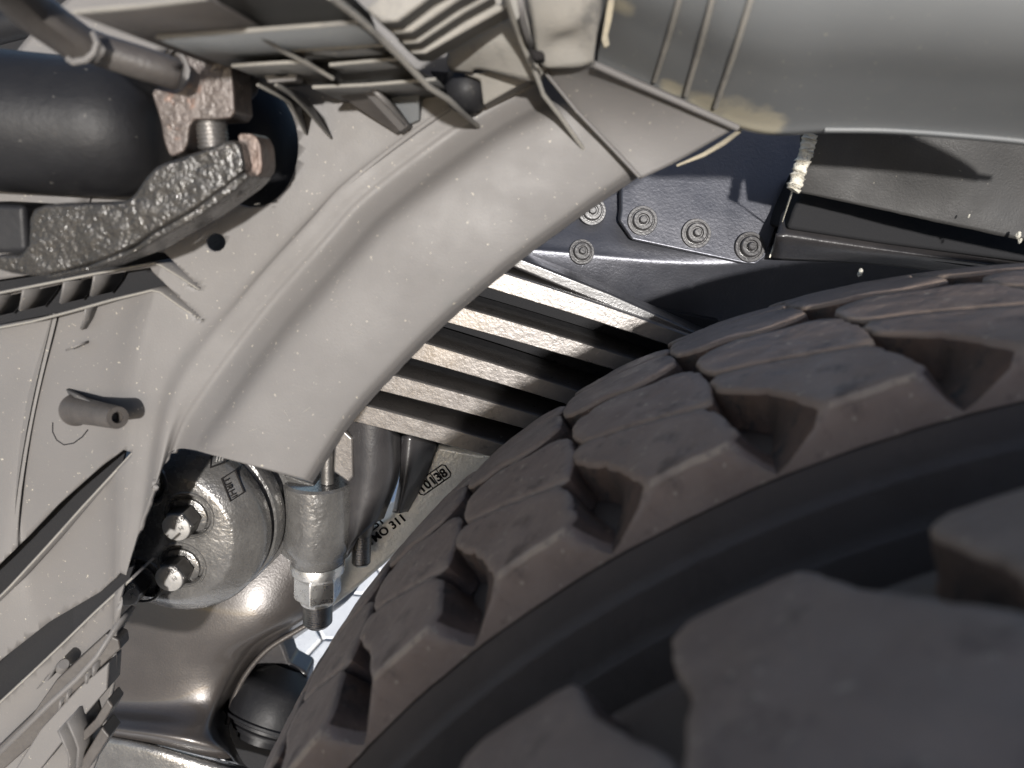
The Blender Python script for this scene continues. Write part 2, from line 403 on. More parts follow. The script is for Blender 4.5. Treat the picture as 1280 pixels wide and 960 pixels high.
def block_mesh(poly, seed, depth=.0185, ragged=.0006, shoulder=None, rnd=1, chip=.5, name='tread_block'):
    P = [(s * PD * .5, y) for s, y in poly]                 # metres, metres
    P = chaikin(P, rnd)
    # resample to even steps
    out = []
    for i in range(len(P)):
        a, b = P[i], P[(i + 1) % len(P)]; L = math.dist(a, b); k = max(1, round(L / .0035))
        for j in range(k): out.append((a[0] + (b[0] - a[0]) * j / k, a[1] + (b[1] - a[1]) * j / k))
    n = len(out); cx = sum(p[0] for p in out) / n; cy = sum(p[1] for p in out) / n
    # outward normals
    nor = []
    for i in range(n):
        a, b = out[i - 1], out[(i + 1) % n]; t = (b[0] - a[0], b[1] - a[1]); L = math.hypot(*t) or 1; nor.append((t[1] / L, -t[0] / L))
    area = sum(out[i][0] * out[(i + 1) % n][1] - out[(i + 1) % n][0] * out[i][1] for i in range(n))
    if area < 0: nor = [(-a, -b) for a, b in nor]
    rnds = random.Random(seed); off = Vector((rnds.uniform(0, 50), rnds.uniform(0, 50), 0))
    rings = []
    for (h, o) in ((-depth, .0034), (-depth * .8, .0016), (-depth * .35, .0006), (-.0022, .0), (-.0008, -.0005), (0, -.0018)):
        ring = []
        for i in range(n):
            p = out[i]; nx, ny = nor[i]
            w_ = noise.noise(Vector((p[0], p[1], h * .6)) * 130 + off) * ragged * 1.2 + noise.noise(Vector((p[0], p[1], h)) * 430 + off) * ragged
            if h > -.003: w_ -= max(0, noise.noise(Vector((p[0], p[1], 2)) * 190 + off) - .18) * .010 * chip
            if h < -.004: w_ *= 1.3
            o2 = o + (.0013 if p[1] > .006 and p[1] < WID - .006 else 0)
            x, y = p[0] + nx * (o2 + w_), p[1] + ny * (o2 + w_)
            if shoulder is not None:
                if p[1] < .004: y = min(y, -.0002 + (h * .16)) if h < -.004 else y
                fl = max(0, 1 - max(p[1], 0) / .034) * min(1, -h / depth) ** 1.5
                x += (-.026 if p[0] < .25 * PD * .5 else .009) * fl * (1 if abs(p[0] - .25 * PD * .5) > .012 else 0)
            ring.append((x, y, h))
        rings.append(ring)
    K = 7
    for q in range(1, K):
        f = q / K; ring = []
        for i in range(n):
            x, y, _ = rings[5][i]; x = x + (cx - x) * f; y = y + (cy - y) * f
            ring.append((x, y, noise.noise(Vector((x, y, 0)) * 60 + off) * .0007 + noise.noise(Vector((x, y, 5)) * 260 + off) * .00025))
        rings.append(ring)
    bm = bmesh.new(); vv = []
    for ring in rings:
        vv.append([bm.verts.new(((rad(y) + h) * math.sin(x / .5), y, (rad(y) + h) * math.cos(x / .5))) for x, y, h in ring])
    for q_, (a, b) in enumerate(zip(vv, vv[1:])):
        for i in range(n):
            f_ = bm.faces.new((a[i], a[(i + 1) % n], b[(i + 1) % n], b[i]))
            if q_ < 3 and .004 < out[i][1] < WID - .004: f_.material_index = 1
            elif shoulder and q_ in (2, 3, 4) and out[i][1] < .006 and .0 < out[i][0] < .5 * PD * .5: f_.material_index = 2 if q_ > 2 else 0
    bm.faces.new(vv[-1])
    bmesh.ops.triangulate(bm, faces=[f for f in bm.faces if len(f.verts) > 4])
    bmesh.ops.recalc_face_normals(bm, faces=bm.faces)
    me = bpy.data.meshes.new(name); bm.to_mesh(me); bm.free(); me.materials.append(M['rubber']); me.materials.append(M['mud']); me.materials.append(M['worn'])
    for p in me.polygons: p.use_smooth = True
    me.set_sharp_from_angle(angle=math.radians(55))
    return me
LUG = [(0, 0), (.16, 0), (.34, 0), (.50, 0), (.56, .010), (.545, .026), (.51, .041), (.30, .049), (-.02, .062), (-.30, .073), (-.385, .068), (-.37, .056), (-.25, .044), (-.10, .027), (-.03, .012)]
CEN = [(-.29, .0768), (-.02, .0662), (.28, .0535), (.54, .0450), (.58, .056), (.615, .074), (.60, .092), (.50, .1005), (.22, .1045), (.02, .1145), (-.20, .1145), (-.35, .108), (-.35, .088)]
WIDE = LUG[:7] + [(.53, .045), (.565, .058), (.60, .074), (.585, .090), (.50, .098), (.22, .102), (.02, .112), (-.20, .112), (-.33, .106), (-.36, .088)] + LUG[10:]
mir = lambda p: [(.18 - s, WID - y) for s, y in p]
LM = [block_mesh(LUG, k, shoulder=1) for k in range(4)]
CM = [block_mesh(CEN, 10 + k) for k in range(4)]
LM2 = [block_mesh(mir(LUG), 20 + k) for k in range(2)]
CM2 = [block_mesh(mir(CEN), 30 + k) for k in range(4)]
WM = [block_mesh(WIDE, 40 + k, shoulder=1, rnd=2, ragged=.0004, chip=.3) for k in range(2)]; WM2 = [block_mesh(mir(WIDE), 50 + k, rnd=2, ragged=.0004, chip=.3) for k in range(3)]
def make_tyre(y0, phase, label, pools):
    o = bpy.data.objects.new('truck_tyre', None); C.objects.link(o); o.location = W((0 if y0 == 0 else -.006, y0, .5 if y0 == 0 else .511)); o.rotation_euler = (-TILT, 0, 0)
    o['label'] = label; o['category'] = 'tyre'
    half = [(-.0035, .4795), (-.0060, .470), (-.0071, .4660), (-.0078, .4655), (-.0080, .4640), (-.0108, .452), (-.0118, .4470), (-.0124, .4465), (-.0128, .4452), (-.0165, .425), (-.021, .40), (-.020, .37), (-.012, .335), (.002, .305), (.02, .292), (.03, .29)]
    prof = [(y, r) for y, r in half[::-1]] + [(-.001, .4805), (.008, .4812)] + [(.115, .4835)] + [(WID - .05, .477), (WID - .008, .468), (WID + .001, .465)] + [(WID - y, min(r, .463)) for y, r in half]
    seg = 220; bm = bmesh.new(); rr = []
    for y, r in prof:
        rr.append([bm.verts.new((r * math.sin(2 * PI * k / seg), y, r * math.cos(2 * PI * k / seg))) for k in range(seg)])
    rr.append(rr[0])
    for a, b in zip(rr, rr[1:]):
        for k in range(seg): bm.faces.new((a[k], a[(k + 1) % seg], b[(k + 1) % seg], b[k]))
    bmesh.ops.recalc_face_normals(bm, faces=bm.faces)
    def mk(nm, bm, m):
        me = bpy.data.meshes.new(nm); bm.to_mesh(me); bm.free(); me.materials.append(M[m])
        for p in me.polygons: p.use_smooth = True
        me.set_sharp_from_angle(angle=math.radians(50))
        q = bpy.data.objects.new(nm, me); C.objects.link(q); q.parent = o; return q
    mk('carcass', bm, 'carcass')
    bm = bmesh.new(); rr = []
    for y, r in ((.03, .285), (.03, .27), (.12, .25), (.15, .16), (.165, .10), (.175, .10), (.16, .17), (.13, .262), (.2, .275), (.2, .289), (.1, .28)):
        rr.append([bm.verts.new((r * math.sin(2 * PI * k / 96), y, r * math.cos(2 * PI * k / 96))) for k in range(96)])
    rr.append(rr[0])
    for a, b in zip(rr, rr[1:]):
        for k in range(96): bm.faces.new((a[k], a[(k + 1) % 96], b[(k + 1) % 96], b[k]))
    mk('wheel_rim', bm, 'rim')
    rnd = random.Random(int(phase * 100))
    for k in range(NL):
        a = math.radians(phase) + k * 2 * PI / NL
        for pool in pools:
            b = bpy.data.objects.new('tread_block', rnd.choice(pool)); C.objects.link(b); b.parent = o
            b.rotation_euler = (0, a + rnd.uniform(-.0008, .0008), 0)
    return o
PH = -61.0 - 360 / NL * 0
inner = make_tyre(0, -60.9, 'dusty brown inner truck tyre filling the middle, in sharp view beside the spring leaves', (LM, CM, CM2, LM2))
OUTP = -34.4
outer = make_tyre(-.085 - WID, OUTP, 'outer truck tyre closest to the camera, blurred tread blocks in the lower right corner', (WM, WM2))

# ================================================================ LINER (left)
Y0 = .205
YS = -.065
L = thing('wheel_arch_liner', V(430, 330, Y0), 'sunlit light grey plastic wheel arch liner with curved bead, ribs and a torn lower edge', 'arch liner')
def off(c, dx, dy, h): return [(x + dx, y + dy, Y0 - h) for x, y in c]
E_ = [(860, 175), (795, 222), (735, 263), (640, 333), (560, 401), (500, 460), (440, 527), (390, 603)]
Bd = [(745, 40), (670, 95), (580, 147), (459, 237), (405, 294), (322, 389), (237, 505), (206, 562)]
mid = [((a[0] * .62 + b[0] * .38), (a[1] * .62 + b[1] * .38)) for a, b in zip(E_, Bd)]
curves = [
    [(x + 1, y + 1, Y0 - .004) for x, y in E_],
    [(x - 5, y - 5, Y0 - .011) for x, y in E_[:-1]] + [(384, 601, Y0 - .011)],
    [(x - 16, y - 14, Y0 - .014) for x, y in E_[:-1]] + [(370, 597, Y0 - .014)],
    [(x, y, Y0 - .0165) for x, y in mid[:-1]] + [(322, 584, Y0 - .0165)],
    [(x + 42, y + 38, Y0 - .0150) for x, y in Bd[:-1]] + [(266, 569, Y0 - .0135)],
    [(x + 24, y + 22, Y0 - .005) for x, y in Bd[:-1]] + [(240, 562, Y0 - .005)],
    [(x + 9, y + 8, Y0 + .0002) for x, y in Bd[:-1]] + [(220, 562, Y0 + .0015)],
    [(x, y, Y0 - .0004) for x, y in Bd[:-1]] + [(207, 578, Y0 + .0005)],
    [(x - 9, y - 8, Y0 - .0014) for x, y in Bd[:-1]] + [(196, 603, Y0 - .004)],
    [(x - 18, y - 16, Y0 - .0016) for x, y in Bd[:-1]] + [(186, 628, Y0 - .0035)],
    [(x - 30, y - 27, Y0 + .0005) for x, y in Bd[:-1]] + [(174, 662, Y0 + .0005)],
    [(520, -60, Y0), (440, -30, Y0), (360, 40, Y0), (280, 150, Y0), (235, 270, Y0), (208, 362, Y0), (178, 490, Y0), (152, 742, Y0)],
    [(500, -60, Y0), (420, -30, Y0), (340, 40, Y0), (262, 150, Y0), (216, 270, Y0 + .0005), (186, 366, Y0 + .001), (156, 492, Y0 + .001), (142, 800, Y0 + .001)],
    [(480, -60, Y0), (400, -30, Y0), (310, 40, Y0 + .002), (225, 150, Y0 + .004), (180, 270, Y0 + .006), (150, 374, Y0 + .008), (118, 515, Y0 + .008), (136, 880, Y0 + .006)],
    [(440, -70, Y0), (350, -40, Y0), (260, 20, Y0 + .002), (165, 130, Y0 + .004), (110, 262, Y0 + .008), (73, 395, Y0 + .017), (30, 600, Y0 + .017), (98, 985, Y0 + .010)],
    [(438, -70, Y0), (348, -40, Y0), (258, 20, Y0), (163, 130, Y0), (107, 262, Y0 + .006), (71, 395, Y0 + .0145), (28, 600, Y0 + .0145), (-20, 985, Y0 + .008)],
    [(400, -90, Y0), (300, -60, Y0), (200, 20, Y0), (110, 130, Y0), (70, 262, Y0), (45, 400, Y0 + .015), (0, 600, Y0 + .015), (-60, 985, Y0 + .008)],
    [(300, -110, Y0), (200, -80, Y0), (60, 20, Y0), (-20, 130, Y0), (-60, 262, Y0), (-70, 420, Y0 + .024), (-90, 620, Y0 + .024), (-160, 985, Y0 + .018)],
]
def linjit(p, j, k, n, m):
    x, y, d = p
    if j == n - 1 and 84 < k < 182:                        # torn edge above the bolted flange
        a = noise.noise(Vector((k * .11, 3, 1))) * 3.5; x += a; y += a * .3
    elif k == 0: x += noise.noise(Vector((j * .2, 0, 0))) * 1.0
    d += noise.noise(Vector((x * .006, y * .006, 0))) * .0022
    return (x, y, d)
def ell(cx, cy, rx, ry): return [(cx + rx * math.cos(t * PI / 24), cy + ry * math.sin(t * PI / 24)) for t in range(48)]
SHADE_SLOTS = [[(166, 566), (154, 562), (128, 581), (72, 631), (25, 681), (-40, 742), (-40, 785), (12, 734), (103, 634)],  # openings added in the shape of the shade bands above the ribs
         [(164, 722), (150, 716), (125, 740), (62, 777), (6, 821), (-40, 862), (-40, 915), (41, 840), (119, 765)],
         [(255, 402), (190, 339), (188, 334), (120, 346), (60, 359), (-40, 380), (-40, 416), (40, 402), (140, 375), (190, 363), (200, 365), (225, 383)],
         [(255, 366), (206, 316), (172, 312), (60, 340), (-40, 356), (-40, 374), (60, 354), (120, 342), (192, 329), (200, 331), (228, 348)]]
LP = loft(curves, 240, 14, 'liner', 'liner_panel', L, thick=.0025, hole=[ell(316, 182, 57, 77), ell(270, 303, 12, 11.5)] + SHADE_SLOTS, jit=linjit)
# long diagonal ribs in the lower left
def ribs(name, pts, front, tiphs, lift=(0, 0, 0)): pass
def rib(pts, y1, label=None, thick=.0016, lift=None, back=None):
    # pts (px,py,height towards camera)
    return plate('rib', [(x, y, Y0 + .004 - h) for x, y, h in pts], back or Y0 + .012, 'liner', L, thick=thick, lift=lift, label=label)
def cut(o, cutters):
    for c in cutters:
        m_ = o.modifiers.new('cut', 'BOOLEAN'); m_.object = c; m_.operation = 'DIFFERENCE'; m_.solver = 'EXACT'
    bpy.context.view_layer.update()
    me = bpy.data.meshes.new_from_object(o.evaluated_get(bpy.context.evaluated_depsgraph_get()))
    o.modifiers.clear(); o.data = me
    for c in cutters: bpy.data.objects.remove(c)
slab('shade_slot_backing', [(x, y, Y0 + .034) for x, y in ((-60, 300), (215, 300), (262, 400), (180, 470), (150, 590), (138, 700), (112, 760), (80, 820), (-60, 960))], .003, 'matt', L, bevel=.0005)  # black sheet behind the openings stands for the ribs' shade
slab('shade_slot_backing', [(x, y, Y0 + .019) for x, y in ((167, 708), (140, 716), (90, 755), (92, 792), (140, 762), (156, 742), (160, 728))], .003, 'matt', L, bevel=.0004)  # extra piece added to keep sun from passing the slot tip onto the flange
def lip(pts, h=.007):
    n_ = len(pts); return plate('rib', [(x, y, Y0 + .006 - h * min(1, .25 + i * .6)) for i, (x, y) in enumerate(pts)], Y0 + .030, 'liner', L, thick=.0017, bead=.0006)
lip([(166, 566), (103, 634), (60, 682), (12, 734), (-40, 785)]); lip([(166, 722), (119, 765), (80, 803), (41, 840), (-40, 915)])
lip([(255, 402), (225, 383), (200, 365), (190, 363), (140, 375), (90, 389), (40, 402), (-40, 417)]); lip([(255, 366), (228, 348), (200, 331), (192, 329), (120, 342), (60, 354), (-40, 374)], .009)
for (x, y) in ((118, 343), (80, 352), (29, 361), (-12, 370)):     # small webs between the two horizontal ribs
    plate('rib_web', [(x, y + 1, Y0 - .002), (x - 2, y + 14, Y0 + .002), (x - 5, y + 27, Y0 + .008)], Y0 + .030, 'liner', L, thick=.0014)
plate('rib_web', [(107, 384, Y0 + .0), (105, 400, Y0 + .004), (101, 412, Y0 + .008)], Y0 + .014, 'liner', L, thick=.0012)
plate('rib_web', [(101, 430, Y0 + .004), (82, 438, Y0 + .006)], Y0 + .014, 'liner', L, thick=.0012)
# screw boss
bo = V(96, 512, Y0 + .010); tip = V(147, 522, Y0 - .024)
ax_ = (tip - bo)
lathe('screw_boss', bo, ax_, [(0, .0100), (.004, .0082), (ax_.length * .5, .0072), (ax_.length - .001, .0064), (ax_.length, .0060), (ax_.length, .0032), (ax_.length - .008, .003)], 'hose', L, seg=36)
for dpx, dpy in ((-12, -26), (-14, 14)):
    bm = bmesh.new(); a = bm.verts.new(V(96 + dpx, 512 + dpy, Y0 + .012)); b = bm.verts.new(V(98, 512, Y0 + .012)); c_ = bm.verts.new(V(142, 519, Y0 - .019)); d_ = bm.verts.new(V(134, 519 + dpy * .28, Y0 - .016))
    bm.faces.new((a, b, c_, d_)); link('boss_web', bm, 'liner', L, solid=.0016)
tube('scribe_line', [on(LP, x, y, .0001) for x, y in ((66, 528), (66, 540), (71, 550), (80, 556), (92, 554), (103, 546), (110, 537))], .0004, 'matt', L, seg=6)
rs = random.Random(11)
for i in range(26):
    x, y = rs.uniform(230, 640), rs.uniform(150, 560)
    if not (x * .75 + y > 420 and x + y < 900): continue
    an = rs.uniform(-1.4, .6); Ls = rs.uniform(4, 16)
    tube('scratch', [on(LP, x + math.cos(an) * Ls * t, y - math.sin(an) * Ls * t + rs.uniform(-.4, .4), .0000) for t in (0, .3, .6, 1)], [.00005, .00016, .00018, .00005], 'dusty', L, seg=5)
# lower left clutter: steps, slots and clips
plate('rib', [(150, 775, Y0 + .0), (120, 822, Y0 - .006), (95, 850, Y0 - .010), (62, 880, Y0 - .013), (-20, 960, Y0 - .018)], Y0 + .016, 'liner', L, thick=.003)
slab('step', [(132, 792, Y0), (148, 800, Y0), (150, 812, Y0), (92, 866, Y0 - .004), (52, 920, Y0 - .008), (-10, 975, Y0 - .01), (-30, 960, Y0 - .01), (40, 893, Y0 - .008), (70, 850, Y0 - .004)], .012, 'hose', L)
slab('step', [(136, 828, Y0 - .005), (134, 862, Y0 - .005), (76, 930, Y0 - .010), (40, 975, Y0 - .012), (-5, 1000, Y0 - .012), (50, 912, Y0 - .010), (98, 860, Y0 - .007)], .016, 'liner', L)
slab('step', [(141, 884, Y0 - .012), (128, 906, Y0 - .012), (98, 935, Y0 - .013), (96, 922, Y0 - .013), (118, 900, Y0 - .012), (134, 874, Y0 - .012)], .014, 'hose', L)
slab('step', [(137, 921, Y0 - .012), (112, 960, Y0 - .014), (98, 975, Y0 - .014), (97, 958, Y0 - .014), (127, 909, Y0 - .012)], .014, 'hose', L)
for (x, y) in ((84, 902), (73, 914)):
    plate('clip', [(x, y, Y0 - .022), (x + 10, y + 22, Y0 - .020), (x + 14, y + 34, Y0 - .018), (x + 12, y + 62, Y0 - .018)], Y0 + .006, 'liner', L, thick=.0018)
for (x, y) in ((117, 833), (108, 843), (84, 866), (75, 876), (12, 940), (3, 950)):
    plate('slot_web', [(x, y, Y0 - .008), (x - 1, y + 12, Y0 - .008)], Y0 + .01, 'liner', L, thick=.0016)
lathe('boss', V(78, 834, Y0 + .004), (V(82, 826, Y0 - .012) - V(78, 834, Y0 + .004)), [(0, .0042), (.012, .0036), (.014, .0030)], 'liner', L, seg=20)
for k in range(5):                                              # moulded marks
    plate('moulded_mark', [(46 + k * 3.2, 861 - k * 4, Y0 - .0045), (60 + k * 2.2, 850 - k * 4, Y0 - .0045)], Y0 + .004, 'liner', L, thick=.0008)

# upper ribbed box of the liner
T_ = thing('ribbed_step', V(430, 60, .12), 'dusty ribbed plastic step underside with stacked ledges, between rusty arm and mudguard', 'step')
def shelf(pts, yf, yb=.200, thick=.0012, m='step', lift=None):
    return plate('ledge', [(x, y, yf) for x, y in pts], yb, m, T_, thick=thick, lift=lift, bead=.0008)
shelf([(92, 15), (180, 7), (260, -3)], .050, .150, m='hose')  # darker plastic here stands for the shaded underside
shelf([(196, 47), (262, 42), (316, 38), (380, 33), (447, 28)], .085, .170, m='fender')
shelf([(342, 52), (400, 49), (466, 44)], .110, .175)
shelf([(365, 63), (420, 60), (480, 56)], .122, .180)
shelf([(290, 82), (340, 79), (384, 77)], .125, .185)
shelf([(412, 81), (455, 77), (505, 73)], .134, .19)
shelf([(391, 109), (460, 106), (545, 99)], .150, .205)
slab('box_face', [(232, -30, .055), (420, -30, .055), (447, 26, .10), (232, 40, .10)], .05, 'step', T_)
slab('box_face', [(346, 38, .112), (450, 31, .112), (464, 42, .125), (344, 49, .125)], .03, 'step', T_)
slab('box_face', [(368, 53, .124), (468, 47, .124), (477, 55, .135), (366, 61, .135)], .03, 'step', T_)
slab('box_face', [(385, 64, .132), (480, 58, .132), (500, 71, .142), (388, 77, .142)], .03, 'step', T_)
slab('box_face', [(366, 84, .146), (505, 76, .146), (543, 98, .162), (392, 107, .162), (370, 100, .162)], .04, 'step', T_)
slab('box_face', [(288, 50, .165), (345, 55, .165), (372, 76, .165), (292, 78, .165)], .03, 'hose', T_)
plate('diagonal_rib', [(262, -4, .070), (290, 20, .080), (318, 40, .092), (350, 62, .110), (385, 80, .125), (416, 98, .138)], .170, 'step', T_, thick=.0012, edgeon=.85, bead=.0009)
plate('diagonal_rib', [(412, -6, .060), (445, 20, .075), (470, 42, .088), (500, 71, .104), (535, 108, .124), (560, 124, .135), (578, 141, .165), (597, 157, .200)], .207, 'step', T_, thick=.0016, edgeon=.72, bead=.0013)
plate('diagonal_rib', [(628, -20, .10), (640, 20, .12), (655, 60, .140), (671, 95, .150), (679, 118, .158), (700, 145, .172), (734, 193, .192)], .207, 'liner', T_, thick=.0016, edgeon=.75, bead=.0011)
# corrugated ledges between second and third rib
for k, (a, b, c_) in enumerate((((476, 28), (498, 27), (540, -5)), ((492, 42), (515, 40), (570, 2)), ((505, 55), (524, 53), (580, 16)), ((515, 67), (532, 67), (600, 28)))):
    y = .085 + .012 * k
    slab('ledge', [(a[0], a[1], y), (b[0], b[1], y), (c_[0], c_[1], y), (c_[0] + 40, c_[1] - 22, y), (c_[0] - 30, c_[1] - 30, y), (a[0] - 20, a[1] - 18, y)], .02, 'dusty', T_, bevel=.0012)
loft([[(540, -30, .15), (560, 40, .16), (560, 85, .17), (590, 92, .175)], [(600, -30, .15), (610, 30, .155), (600, 60, .16), (600, 88, .17)], [(650, -30, .15), (660, 40, .152), (655, 62, .155), (652, 100, .165)], [(700, -30, .145), (705, 20, .15), (700, 60, .155), (672, 102, .165)]], 16, 5, 'dusty', 'box_panel', T_)
slab('box_face', [(578, 92, .178), (656, 84, .176), (664, 98, .178), (604, 132, .188), (600, 100, .18)], .02, 'dusty', T_)
loft([[(655, -30, .13), (665, 30, .14), (672, 70, .150), (680, 86, .155)], [(700, -30, .125), (706, 30, .135), (706, 50, .145), (720, 84, .150)], [(752, -30, .12), (752, 10, .13), (745, 48, .14), (742, 80, .150)]], 16, 6, 'dusty', 'corner_panel', T_)
plate('corner_rib', [(648, -20, .10), (654, 25, .115), (660, 45, .125), (664, 52, .13)], .165, 'liner', T_, thick=.0025)
slab('slot', [(660, 60, .128), (680, 64, .128), (682, 74, .128), (668, 76, .128)], .01, 'ink', T_)
# clip bracket under the ledges
slab('bracket_lip', [(318, 82, .150), (352, 82, .150), (360, 90, .150), (372, 92, .150), (370, 101, .150), (335, 104, .150)], .01, 'liner', T_)
slab('bracket_slot', [(333, 87, .148), (354, 86, .148), (360, 93, .148), (346, 96, .148)], .004, 'ink', T_)
for pts in ([(322, 106, .14), (345, 118, .15), (362, 128, .165), (382, 167, .203)], [(345, 106, .13), (362, 117, .14), (378, 132, .16), (413, 172, .203)]):
    plate('spike_rib', pts, .207, 'step', T_, thick=.0014, edgeon=.6, bead=.0006)
# triangular braces on the liner wall
slab('brace', [(410, 110, .175), (447, 108, .170), (503, 160, .192), (495, 167, .197)], .01, 'hose', T_, bevel=.0006)
slab('brace', [(447, 108, .165), (462, 107, .165), (510, 157, .190), (500, 165, .192)], .012, 'liner', T_, bevel=.0006)
plate('brace_web', [(462, 107, .158), (486, 132, .172), (508, 157, .190)], .206, 'liner', T_, thick=.002)
slab('brace', [(478, 107, .188), (524, 108, .19), (524, 150, .20), (508, 157, .20)], .01, 'fender', T_, bevel=.0006)
# rounded black bump in the pocket
bp_ = thing('rubber_buffer', V(585, 112, .195), 'small shiny black rubber buffer in the pocket beside the longest diagonal rib', 'buffer')
slab('pocket', [(536, 88, .192), (600, 92, .192), (606, 120, .192), (596, 140, .192), (575, 132, .192)], .01, 'matt', bp_)
lathe('buffer_body', V(583, 112, .20), -ray(583, 112), [(0, .012), (.008, .0115), (.013, .009), (.016, .005), (.017, .001)], 'blackr', bp_, seg=40)

# overlapping flap plate at the right end of the liner
FP = thing('overlap_plate', V(800, 150, .19), 'flat grey plastic overlap plate with a raised lip, between liner and mudguard', 'plate')
loft([[(675, 86, .168), (720, 140, .178), (765, 185, .182), (800, 224, .184)], [(700, 80, .160), (745, 120, .170), (800, 160, .178), (850, 200, .182)], [(742, 82, .150), (800, 105, .160), (870, 135, .170), (920, 160, .176)]], 40, 10, 'liner', 'plate_sheet', FP, thick=.0022)
tube('lip', [V(742, 80, .147), V(790, 102, .156), (V(850, 128, .164)), V(922, 160, .172)], .0016, 'liner', FP, seg=12)
tube('worn_edge', [V(681, 90, .166), V(720, 138, .175), V(764, 184, .179), V(799, 221, .181)], .0009, 'liner', FP, seg=10)

YS = -.035
# ================================================================ MUDGUARD (upper right)
MG = thing('mudguard', V(1050, 90, .1), 'smooth dark grey plastic mudguard arching over the tyres with three thin ribs', 'mudguard')
bot = [(744, 78, .160), (800, 103, .160), (860, 130, .160), (905, 152, .162), (960, 166, .160), (1030, 164, .158), (1110, 165, .155), (1200, 171, .150), (1300, 181, .145), (1420, 200, .14)]
def up(dx, dy, y, f=1): return [(x + dx * (1 if i > 3 else .35), yy + dy * (1 if i > 3 else f), y + (0.0 if i > 3 else .0)) for i, (x, yy, _) in enumerate(bot)]
MS = loft([up(0, 3, .158), up(0, 0, .150), up(2, -14, .143), up(10, -60, .118), up(20, -110, .094), up(30, -170, .080), up(40, -260, .072), up(45, -360, .06)], 110, 7, 'fender', 'mudguard_shell', MG, thick=.003)
tube('lower_edge_bead', [on(MS, x, y - 2, .0) for x, y, _ in spline([b for b in bot if b[0] > 1000], 30)], .0014, 'fender', MG, seg=10)
for (x0, y0, x1, y1) in ((818, 101, 852, -14), (857, 118, 893, -14), (894, 134, 942, -14)):
    pp = [on(MS, x0 + (x1 - x0) * k / 12 + math.sin(k / 4) * 1.5, y0 + (y1 - y0) * k / 12, .0008) for k in range(13)]
    tube('moulded_rib', pp, .0013, 'dusty', MG, seg=10)
# the dark ragged gap edge and dust
slab('torn_edge', [(762, -10, .10), (770, -10, .10), (765, 22, .108), (760, 44, .112), (762, 56, .114), (756, 60, .114), (752, 50, .112), (757, 20, .106)], .004, 'dust', MG, bevel=.0004)
tube('dust_streak', [V(846, 207, .178), V(880, 193, .175), V(905, 178, .170), V(925, 163, .160)], [.0006, .0012, .0014, .0012], 'dust', MG, seg=8)

YS = -0.09
# ================================================================ CHASSIS
YF = .44
FR = thing('frame_rail', V(800, 300, YF), 'glossy black painted steel chassis rail running behind the springs under the mudguard', 'chassis rail')
loft([[(470, 120, YF + .045), (700, 120, YF + .045), (900, 120, YF + .045), (1100, 140, YF), (1500, 220, YF)],
      [(470, 240, YF + .02), (700, 250, YF + .02), (900, 262, YF + .02), (1100, 280, YF - .004), (1500, 330, YF - .008)],
      [(470, 290, YF + .004), (700, 305, YF + .003), (900, 320, YF), (1100, 310, YF - .012), (1500, 345, YF - .016)],
      [(470, 300, YF), (700, 330, YF), (900, 350, YF + .004), (1100, 335, YF + .004), (1500, 370, YF)],
      [(470, 420, YF + .02), (700, 440, YF + .02), (900, 450, YF + .03), (1100, 420, YF + .03), (1500, 440, YF + .03)]], 60, 8, 'sheen', 'web', FR, thick=.008)
loft([[(980, 262, YF - .03), (1080, 280, YF - .03), (1180, 300, YF - .03), (1400, 340, YF - .03)],
      [(975, 285, YF - .045), (1080, 302, YF - .045), (1180, 318, YF - .045), (1400, 350, YF - .045)],
      [(970, 300, YF - .045), (1080, 314, YF - .045), (1180, 326, YF - .045), (1400, 356, YF - .045)],
      [(965, 325, YF - .02), (1080, 330, YF - .02), (1180, 340, YF - .02), (1400, 366, YF - .02)]], 30, 8, 'paint', 'lower_flange', FR, thick=.006)
slab('rail_side_shade', [(x, y, YF - .05) for x, y in ((1014, 214), (1003, 238), (992, 262), (984, 286), (1100, 304), (1300, 330), (1420, 350), (1420, 325), (1300, 285), (1100, 232))], .05, 'matt', FR, bevel=.003)  # black colour stands for the shaded gap under the flap
def fastener(px, py, y, r_px, parent, name, label=None, style=0):
    k = pix(px, py, y); o = V(px, py, y); rq = random.Random(px); ax = Vector((rq.uniform(-.05, .05), -1, .22 + rq.uniform(-.05, .05))).normalized(); r = r_px * k * rq.uniform(.94, 1.05)
    b = lathe(name, o - ax * .001, ax, [(0, r), (.0015, r), (.0028, r * .96), (.0028, r * .80), (.0020, r * .76), (.0020, r * .70), (.006, r * .66), (.0066, r * .60), (.0066, r * .42), (.0046, r * .38), (.0046, r * .30), (.0080, r * .26), (.0086, r * .2)], 'paint_fine', parent, seg=40, label=label, autos=30)
    return b
for (x, y, r) in ((740, 264, 17), (727, 315, 16)): fastener(x, y, YF + (.008 if y < 300 else -.001), r, FR, 'rivet')
def gy(y): return YF - .014 + (330 - y) * .00019
GP = thing('gusset_plate', V(890, 250, YF - .02), 'black painted gusset plate with three ringed bolts and a frayed pale seal on its edge', 'plate')
slab('plate_body', [(x, y, gy(y)) for x, y in ((776, 120), (776, 262), (774, 276), (790, 300), (930, 330), (945, 331), (958, 322), (1028, 120))], .014, 'sheen', GP, bevel=.002)
for (x, y) in ((803, 276), (870, 292), (937, 309)): fastener(x, y, gy(y) - .001, 19, GP, 'bolt')
sp = [(1014, 168), (1010, 180), (1008, 190), (1003, 202), (999, 214), (996, 226), (991, 238)]
bm = bmesh.new(); rings = []
seed_ = 0
pts = spline([(x, y, .322) for x, y in sp], 50); rr_ = [.0044 + .0022 * noise.noise(Vector((i * .9, 0, 0))) for i in range(50)]
